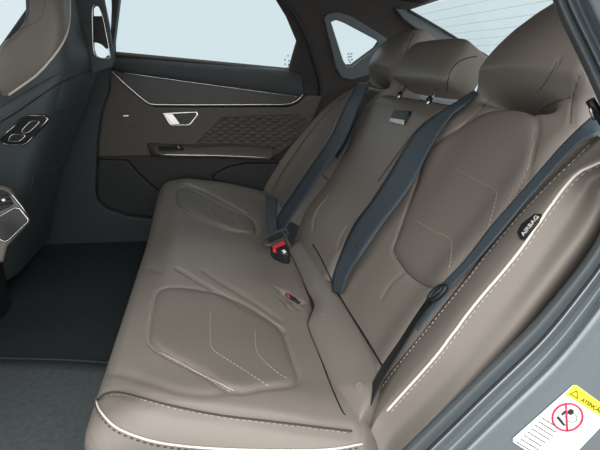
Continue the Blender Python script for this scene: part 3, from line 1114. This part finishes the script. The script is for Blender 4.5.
plate('release_button', [[(286, 294.2), (288.4, 294), (290.5, 297.3), (288.3, 297.3)]], pb + n * .002, n, .006, M['red'], bk2, .001)

# ================================================================== FAR REAR DOOR
door = empty('rear_door', (0, 1.5, .42), 'closed far rear door with large window, chrome trim line and dark taupe padded panel', 'car door')
DP = np.array([0, 1.48, 0.9]); DN = np.array([0, -1.0, 0.0])
UP_ = np.array([0, 1.48, 1.05]); UN = SN


def dplate(name, polys, off, th, m, parent=door, bev=.002, upper=False, sm=False):
    if upper:
        return plate(name, polys, UP_ + UN * off, UN, th, m, parent, bev, sm)
    return plate(name, polys, DP + DN * off, DN, th, m, parent, bev, sm)


GL = [(117, -20), (113, 54), (289, 70.5), (297, 43), (286, 17), (275, -1), (262, -20)]
dplate('window_frame', [[(113, -30), (109.5, 60), (112, 66), (292, 84), (312, 100), (326, 90), (318, 46), (300, 12), (276, -24)], GL], .0, .03, M['liner'], upper=True, bev=.004)
wg = dplate('window_glass', [[(108, -25), (107, 60), (291, 77), (303, 43), (290, 12), (268, -26)]], -.02, .004, M['glass'], upper=True, bev=0)
dplate('glass_marking', [[(x, y), (x + 1.1, y - .2), (x + 1.1, y + 1.6), (x, y + 1.8)] for x, y in ((284.5, 59), (287.5, 55), (288.5, 60), (284.6, 63.5), (288, 64), (286.5, 67))], -.017, .0006, M['etch'], wg, 0, True)
# belt rail with soft rounded top
A_ = smooth([(108, 55.5), (150, 57.5), (200, 62.5), (250, 67), (292, 71), (300, 73)], 6)
Bq = smooth([(104, 64), (125, 72.5), (170, 79), (220, 86), (260, 91.5), (303, 97)], 6)
ra1 = np.array([at_y(x, y, 1.475) for x, y in A_]); rb1 = np.array([at_y(x, y, 1.455) for x, y in Bq])
ra0 = ra1 + np.array([0, .02, -.004])
rm1 = (resample(ra1, 60) + resample(rb1, 60)) / 2 + np.array([0, -.016, .004])
Vr, Fr = loft_rows([ra0, ra1 + np.array([0, -.006, .001]), rm1, rb1, rb1 + np.array([0, .03, 0])], 60, 5)
make('belt_rail', Vr, Fr, M['dark'], door, True, True)
dplate('inner_structure', [[(92, 60), (112, 60), (300, 80), (330, 92), (318, 110), (300, 150), (270, 190), (262, 236), (100, 236), (90, 200)]], -.015, .04, M['darker'], bev=0)
dplate('dark_inlay', [[(106, 66), (123, 73), (170, 79.5), (220, 86.5), (260, 92), (304, 97), (297, 103), (286, 106), (154, 106), (146, 102), (128, 87)]], .012, .012, M['doordark'])
dplate('padded_panel', [[(100, 64), (108, 68.5), (127, 87), (146, 103), (154, 107), (288, 107), (298, 103), (306, 95), (322, 96), (312, 122), (290, 146), (268, 160), (200, 158), (150, 156), (97, 157), (96, 120), (104, 95)]], .016, .02, M['doorbrown'], bev=.004)
dplate('quilted_panel', [[(222, 117), (300, 114), (308, 122), (288, 146), (276, 152), (206, 150), (196, 143)]], .020, .008, M['doorquilt'], bev=.002)
def chrome_line(name, pts, y, rad, m=M['chrome']):
    return tube(name, [at_y(x, yy, y) for x, yy in smooth(pts, 4)], rad, m, door, 8)
chrome_line('chrome_strip', [(106, 66.5), (112, 71.5), (128, 86.5), (146, 101.5), (151, 104), (158, 104.6), (200, 104.8), (250, 104.6), (284, 104.2), (293, 102.5), (298, 99.5), (303, 94)], 1.455, .0036)
chrome_line('fine_chrome_strip', [(122, 72.6), (170, 79.4), (220, 86.2), (260, 91.6), (297, 96.6)], 1.452, .0018)
# release handle
hd = dplate('handle_bezel', [[(162.5, 113), (197, 111.5), (198.5, 114.5), (191, 124.2), (188, 125.5), (171.5, 125.5), (169, 124)],
                             [(168.5, 114.1), (195.6, 112.8), (196.5, 114.8), (189.6, 123.3), (187, 124.4), (173, 124.5)]], .030, .014, M['chrome'], bev=.0015)
dplate('handle_recess', [[(168, 113.5), (196, 112.5), (189, 124.5), (173, 124.5)]], .021, .003, M['black'], parent=hd, bev=0)
dplate('release_lever', [[(163.6, 114), (172.5, 113.8), (180.5, 124.2), (172, 124.6)]], .031, .008, M['chrome'], parent=hd, bev=.002)
pg = dplate('pull_recess', [[(116, 113), (160, 111), (168, 126), (150, 129), (124, 127), (118, 122)]], .0175, .003, M['doorbrown'], bev=.001)
dplate('lock_indicator', [[(123, 115.4), (128.5, 115), (128.5, 116.2), (123.5, 116.5)]], .020, .003, M['chrome'], parent=pg, bev=0)
# armrest
ar0 = [at_y(x, y, yy) for x, y, yy in ((147.5, 144, 1.46), (152, 144.5, 1.44), (165, 146, 1.43), (200, 146.6, 1.43), (232, 146, 1.435), (272, 148, 1.44))]
ar1 = [at_y(x, y, yy) for x, y, yy in ((148.5, 150, 1.45), (153, 151, 1.415), (165, 152, 1.40), (200, 152, 1.40), (232, 153, 1.41), (272, 155, 1.42))]
ar2 = [at_y(x, y, yy) for x, y, yy in ((151, 155, 1.455), (156, 156, 1.42), (166, 157, 1.405), (200, 157, 1.405), (232, 158, 1.415), (270, 160, 1.42))]
ar0, ar1, ar2 = smooth(ar0, .02), smooth(ar1, .02), smooth(ar2, .02)
Va, Fa = loft_rows([ar0 + np.array([0, .04, .004]), ar0, ar1, ar2, ar2 + np.array([0, .06, -.01])], 70, 5)
arm = make('armrest', Va, Fa, M['doorbrown'], door, True, True)
at_ = bvh(Va, Fa)
P, N = drape(at_, [(158, 154.3), (180, 154.9), (220, 155.6), (268, 157.6)], .001)
tube('armrest_chrome', P, .0028, M['chrome'], arm, 8)
p, n = hit(at_, 170, 147.5)
p2, n2 = hit(at_, 178.5, 147)
plate('window_switch', [[(158, 146.5), (182, 146), (184, 149), (160, 149.6)]], p2 + n2 * .003, n2, .005, M['black'], arm, .001)
plate('switch_tip', [[(177.3, 145.3), (180, 145.2), (180, 147.4), (177.3, 147.5)]], p2 + n2 * .008, n2, .008, M['chrome'], arm, .001)
# lower panel, pocket and speaker
dplate('lower_panel', [[(96, 156), (150, 156), (270, 159), (300, 165), (300, 240), (96, 240)]], .006, .02, M['darker'])
dplate('map_pocket', [[(97, 160), (127, 160.5), (139, 174), (157, 190), (200, 202), (300, 215), (300, 250), (97, 250)]], .03, .03, M['darker'], bev=.006)
gr = dplate('speaker_grille', [[(99, 161.5), (122, 161.5), (127, 167), (99, 168.5)]], .032, .003, M['black'], bev=.0005)
V, Fq = [], []
for i in range(8):
    for j in range(3):
        c_ = at_y(101 + i * 1.35, 163 + j * 2.0, DP[1] - .0335)
        o = len(V)
        for k in range(6):
            V.append(c_ + np.array([cos(k * pi / 3), 0, sin(k * pi / 3)]) * .0013)
        Fq.append(tuple(o + k for k in range(6)))
dots = make('grille_dots', V, Fq, M['pillar'], gr, False)
solidify(dots, .001, 1)
# armrest storage bulge behind the cushion
dplate('pocket_lip', [[(212, 176), (225, 168), (245, 163), (300, 163), (300, 200), (225, 196)]], .024, .03, M['darker'], bev=.008)

# ================================================================== FRONT SEATS
def ring_pts(x0, x1, y0, y1, ex, n=56):
    cx, cy, rx, ry = (x0 + x1) / 2, (y0 + y1) / 2, (x1 - x0) / 2, (y1 - y0) / 2
    out = []
    for k in range(n):
        a = 2 * pi * k / n
        c, s = cos(a), sin(a)
        out.append((cx + rx * np.sign(c) * abs(c) ** ex, cy + ry * np.sign(s) * abs(s) ** ex))
    return out


def seat_shell(levels, ex=.35):
    L = smooth(levels, .03)
    V = []
    for z, x0, x1, y0, y1 in [(q[0], q[1], q[2], q[3], q[4]) for q in L]:
        V += [(x, y, z) for x, y in ring_pts(x0, x1, y0, y1, ex)]
    V = np.array(V, float)
    nn = 56
    Fc = grid_faces(len(L), nn, True)
    return V, Fc + [], nn, len(L)


seat = empty('front_seat', (-.7, 1.17, .33), 'front passenger seat, taupe side panel with cream piping, dark shell with chrome-rimmed switches', 'car seat', 'front seats')
LV = [(.38, -.86, -.66, .94, 1.36), (.55, -.82, -.61, .93, 1.37), (.70, -.78, -.56, .93, 1.37), (.85, -.745, -.498, .922, 1.38), (.96, -.725, -.440, .917, 1.385), (1.03, -.70, -.398, .915, 1.385), (1.05, -.69, -.400, .925, 1.375)]
V, Fc, nn, nl = seat_shell(LV, .34)
V[:, 2] += .62 * np.minimum(V[:, 0] + .43, 0.02) * sstep(.62, 1.02, V[:, 2])
sh_tree = bvh(V, Fc)
cap = len(V)
V = np.vstack([V, V[-nn:].mean(0)])
Fc2 = Fc + [((nl - 1) * nn + k, (nl - 1) * nn + (k + 1) % nn, cap, cap) for k in range(nn)]
fl = [tuple(dict.fromkeys(f)) for f in Fc2]
make('seat_back_shell', V, fl, M['shell'], seat, True, True)

# upper shell with wrapped shoulder
LU = [(.94, -.70, -.435, .93, 1.33), (1.00, -.68, -.405, .925, 1.32), (1.07, -.620, -.392, .925, 1.28), (1.125, -.570, -.395, .93, 1.22), (1.16, -.528, -.397, .932, 1.19), (1.20, -.502, -.398, .935, 1.16), (1.28, -.497, -.40, .94, 1.14), (1.38, -.497, -.40, .95, 1.14), (1.45, -.50, -.41, .97, 1.12)]
V2, Fc2, nn, nl = seat_shell(LU, .40)
make('shoulder_shell', V2, Fc2, M['shell'], seat, True, True)
us_tree = bvh(V2, Fc2)
# taupe side panel and piping
ps = smooth([(68, -8), (70, 10), (67, 30), (60, 47), (50, 61), (37, 75), (22, 86), (8, 95), (1, 92), (-2, 62), (1, 44), (12, 37), (20, 28), (28, 18), (30, 6), (33, -8)], 3, True)
c = np.array([40, 40.0])
rows = []
for k in range(22):
    t = k / 21
    for x, y in c + (ps - c) * t:
        p, n = hit(us_tree, x, y)
        rows.append(p + n * (.006 * (1 - t ** 8) + .0006))
make('side_panel', rows, grid_faces(22, len(ps), True), M['leather'], seat, True, True)
P, N = drape(us_tree, [(68, -8), (69, 10), (67, 30), (60, 47), (50, 61), (37, 75), (22, 86), (9, 95)], .002)
tube('piping', P, .0034, M['piping'], seat, 8, N=N)
P, N = drape(us_tree, [(46, -4), (45, 8), (43, 16), (38, 22), (28, 27), (20, 32)], .0065)
stitches('stitching', P, M['seam'], seat, .0008, .006, .003)
# outer shoulder wing with the belt opening
HO = [(92.5, 8), (95, 5.5), (99, 6.5), (103, 18), (107, 38), (110, 56), (108.5, 58.3), (100, 58), (95.5, 55.5), (93.3, 49), (92.6, 30)]
wing = plate('shoulder_wing', [[(78, -30), (99, -30), (103, -4), (109, 26), (114, 60), (112, 67), (100, 71), (78, 78)], HO], (-.40, 1.20, 1.1), (-.05, -1, 0), .02, M['shell'], seat, .003)
P = np.array([on_plane(x, y, np.array([-.40, 1.198, 1.1]), np.array([-.05, -1, 0])) for x, y in smooth(HO, 3, True)])
tube('opening_rim', P, .0018, M['chrome'], wing, 6, True)
plate('belt_guide_bar', [[(91, 16), (104, 16), (109, 47), (106, 49), (102, 45), (98, 43), (91, 42)]], (-.40, 1.212, 1.1), (-.05, -1, 0), .012, M['black'], wing, .002)
# ridge between shoulder and lower shell
P, N = drape(merge((V, Fc), (V2, Fc2)), [(-6, 126), (2, 121), (20, 110), (40, 96), (60, 83), (80, 74), (96, 69)], .0005)
tube('shell_joint', P, .0022, M['rubberdark'], seat, 6, N=N)
# switches
p, n = hit(sh_tree, 24, 130)
sw = plate('switch_panel', [[(0, 140), (1, 136), (20, 118.5), (31, 114.5), (46, 115.5), (49.5, 119), (46, 124), (29, 142.5), (24, 146), (9, 145.5), (1, 143)]], p + n * .010, n, .012, M['black'], seat, .002)
for lp in ([(36, 121), (39, 121.6), (38, 124), (29, 132), (23, 132.5), (22.5, 130), (31, 121.5)], [(13, 134.5), (24.5, 135), (24, 137.5), (19, 141), (9.5, 141), (9, 139)]):
    P = np.array([on_plane(x, y, p + n * .011, n) for x, y in smooth(lp, 2, True)])
    b_ = plate('switch_button', [lp], p + n * .012, n, .004, M['darker'], sw, .001, True)
    tube('button_rim', P, .0020, M['chrome'], b_, 6, True)
P = np.array([on_plane(x, y, p + n * .011, n) for x, y in [(29, 115.5), (44, 115.8), (48, 119), (44, 124), (36, 132)]])
tube('panel_rim', P, .0018, M['chrome'], sw, 6)
P = np.array([on_plane(x, y, p + n * .011, n) for x, y in [(1, 138.5), (8, 131.5), (16, 124.5)]])
tube('panel_rim', P, .0018, M['chrome'], sw, 6)
P = np.array([on_plane(x, y, p + n * .011, n) for x, y in [(3, 143), (9, 145), (23, 145), (28, 142), (33, 136)]])
tube('panel_rim', P, .0014, M['chrome'], sw, 6)
# back pocket seam
P, N = drape(sh_tree, [(31, 190), (32, 182), (35, 173), (43, 170), (54, 168), (60, 164), (64, 161), (68, 158)], .001)
stitches('pocket_seam', P, M['pillar'], seat, .0010, .006, .003)

# driver seat: only the edge of its shoulder comes into the picture
dseat = empty('front_seat', (-.8, .3, .33), 'dark front driver seat, only the rounded shoulder edge showing at the left border', 'car seat', 'front seats')
LD = [(.40, -.88, -.71, .10, .55), (.60, -.85, -.64, .09, .56), (.80, -.83, -.59, .09, .565), (.95, -.79, -.53, .10, .565), (1.03, -.75, -.495, .11, .56), (1.09, -.72, -.49, .13, .55), (1.13, -.69, -.50, .17, .51), (1.15, -.67, -.53, .22, .46)]
V3, Fc3, nn, nl = seat_shell(LD, .45)
cap = len(V3)
V3 = np.vstack([V3, V3[-nn:].mean(0) + np.array([0, 0, .006])])
make('seat_back_shell', V3, Fc3 + [((nl - 1) * nn + k, (nl - 1) * nn + (k + 1) % nn, cap) for k in range(nn)], M['shell'], dseat, True, True)
dh = []
box('headrest', (-.76, .2, 1.17), (-.66, .46, 1.36), M['shell'], dseat, .03, 4)
for yy in (.28, .38):
    tube('headrest_post', [(-.69, yy, 1.10), (-.70, yy, 1.14), (-.71, yy, 1.19)], .006, M['chrome'], dseat, 8)

# ================================================================== CENTRE CONSOLE
con = empty('center_console', (-.7, .75, .33), 'rear end of the centre console with chrome-framed air vent and dark screen', 'console')
cy = .80
CN = np.array([.55, -.75, .36]); CN /= np.linalg.norm(CN)
cp = at_y(20, 215, .74)
plate('console_body', [[(-40, 176), (6, 186), (12, 189), (31, 219), (30, 223), (8, 246), (4, 262), (-40, 262)]], cp, CN, .16, M['consolebrown'], con, .008)
box('console_base', (-1.35, .66, .33), (-.63, .86, .60), M['darker'], con, .02)
sc_ = plate('screen', [[(-22, 226), (14, 207.5), (19, 208), (27.5, 219), (27, 222), (8, 239.5), (4, 240.5), (-22, 236)]], cp + CN * .003, CN, .006, M['screen'], con, .002)
P = np.array([on_plane(x, y, cp + CN * .004, CN) for x, y in [(-14, 224), (0, 216), (14, 207.8), (19.5, 208.5), (28, 219), (27.6, 222), (8, 240.5), (4, 241.5), (-14, 233)]])
tube('screen_frame', P, .003, M['chrome'], con, 8)
P = np.array([on_plane(x, y, cp + CN * .004, CN) for x, y in [(9, 191), (13, 196), (22, 207), (30, 218.5)]])
tube('console_chrome', P, .002, M['chrome'], con, 8)
vt = plate('air_vent', [[(-20, 196), (2, 189.5), (8, 192), (14, 204), (10, 207), (-20, 220)]], cp + CN * .002, CN, .006, M['black'], con, .002)
for k in range(3):
    P = np.array([on_plane(x, y, cp + CN * .004, CN) for x, y in [(-18, 202 + 5 * k), (0, 196 + 4.6 * k), (9 + k * 1.6, 194.5 + 4.0 * k)]])
    tube('vent_slat', P, .0022, M['dark'], vt, 6)
plate('vent_thumbwheel', [[(1, 199), (4.5, 198), (6, 200.5), (3, 202)]], cp + CN * .008, CN, .006, M['chrome'], vt, .001)

# ================================================================== FLOOR MAT
ml = [at_z(x, y, .338) for x, y in ((-140, 357), (0, 359.5), (60, 361), (96, 363), (130, 366))]
mv = []
ml = resample(smooth(ml, .03), 40)
for p in ml:
    for k in range(14):
        t = k / 13
        mv.append((p[0] - .02 * t, p[1] - .62 * t, .338 + .004 * sin(9 * p[0] + 3 * t) * t))
fm = make('floor_mat', mv, grid_faces(40, 14), M['mat'], None, True, True)
solidify(fm, .008, 0)
tag(fm, 'grey carpet floor mat lying in the near rear footwell', 'floor mat')
eb = tube('bound_edge', [p + np.array([0, 0, .001]) for p in ml], .004, M['rubber'], fm, 8)

# ================================================================== STICKER
stk = None
p, n = hit(wn_tree, 556, 424)
NP = p + n * .0022


def stp(x, y, o=0.0):
    return on_plane(x, y, NP + n * o, n)


stk = plate('warning_sticker', [[(573.5, 385), (577, 385.5), (612, 411), (613, 414), (560, 470), (556, 470), (513, 442), (513, 438.5)]], NP, n, .0008, M['stickerwhite'], None)
tag(stk, 'white and yellow ATENÇÃO warning sticker on the painted door sill', 'sticker')
plate('yellow_header', [[(573.5, 385.3), (577, 385.8), (612, 411), (612.8, 414), (607, 420.5), (565.5, 394.5)]], NP + n * .0004, n, .0004, M['yellow'], stk)
plate('warning_triangle', [[(569.2, 393.8), (577.6, 390.3), (578.2, 399.8)], [(571.4, 393.9), (576.6, 391.9), (577.0, 397.6)]], NP + n * .0008, n, .0004, M['inkolive'], stk)
ex = stp(604, 413) - stp(580, 398)
text('header_text', 'ATENÇÃO', stp(580.6, 400.8, .0006), ex, np.cross(n, ex), .0076, M['inkolive'], stk, bold=.0003)
c0 = stp(567.3, 417)
ux = ex / np.linalg.norm(ex); uy = np.cross(n, ux)
rr = (np.linalg.norm(stp(581.5, 417) - stp(552.5, 417)) + np.linalg.norm(stp(567, 403) - stp(567, 431))) / 4
ringp = [c0 + n * .0006 + (ux * cos(a) + uy * sin(a)) * rr for a in np.linspace(0, 2 * pi, 48, endpoint=False)]
tube('prohibition_ring', ringp, .0014, M['magenta'], stk, 6, True)
tube('prohibition_bar', [stp(566.2, 405, .0016), stp(566.8, 417, .0016), stp(567.4, 430.5, .0016)], .0012, M['magenta'], stk, 6)
plate('child_seat_symbol', [[(556.4, 417.6), (558.5, 416.2), (561, 419), (564.5, 424), (565.6, 425.4), (563.5, 426)]], NP + n * .0008, n, .0004, M['ink'], stk)
plate('airbag_symbol', [[(569, 410.2), (571, 409), (573.5, 410), (574, 412.5), (571, 415.5), (568.5, 414), (567.5, 412)]], NP + n * .0008, n, .0004, M['ink'], stk)
plate('person_symbol', [[(561.5, 413.8), (564.5, 411), (567, 411.6), (564.5, 414), (562, 416)], [(562.2, 414.2), (564.6, 412.0), (564.0, 413.4)]], NP + n * .0008, n, .0004, M['ink'], stk)
balloon = [stp(571.5, 417.6, .0008) + (ux * cos(a) * 1.1 + uy * sin(a) * .9) * rr * .36 for a in np.linspace(0, 2 * pi, 30, endpoint=False)]
tube('balloon_symbol', balloon, .0004, M['ink'], stk, 6, True)
# rows of small print
V, Fq = [], []
rng = np.random.default_rng(4)
a0, b0 = stp(541.5, 418), stp(516, 442)
for k in range(8):
    base = a0 + (b0 - a0) * (k / 7.0)
    s = .001
    while s < .030 - (.004 if k == 7 else 0):
        wd = rng.uniform(.0012, .0034)
        q = base + ux * s + n * .0006
        o = len(V)
        V += [q, q + ux * wd, q + ux * wd + uy * .0014, q + uy * .0014]
        Fq.append((o, o + 1, o + 2, o + 3))
        s += wd + .0010
sp_o = make('small_print', V, Fq, M['ink'], stk, False)
solidify(sp_o, .0003, 1)
bpy.context.view_layer.update()
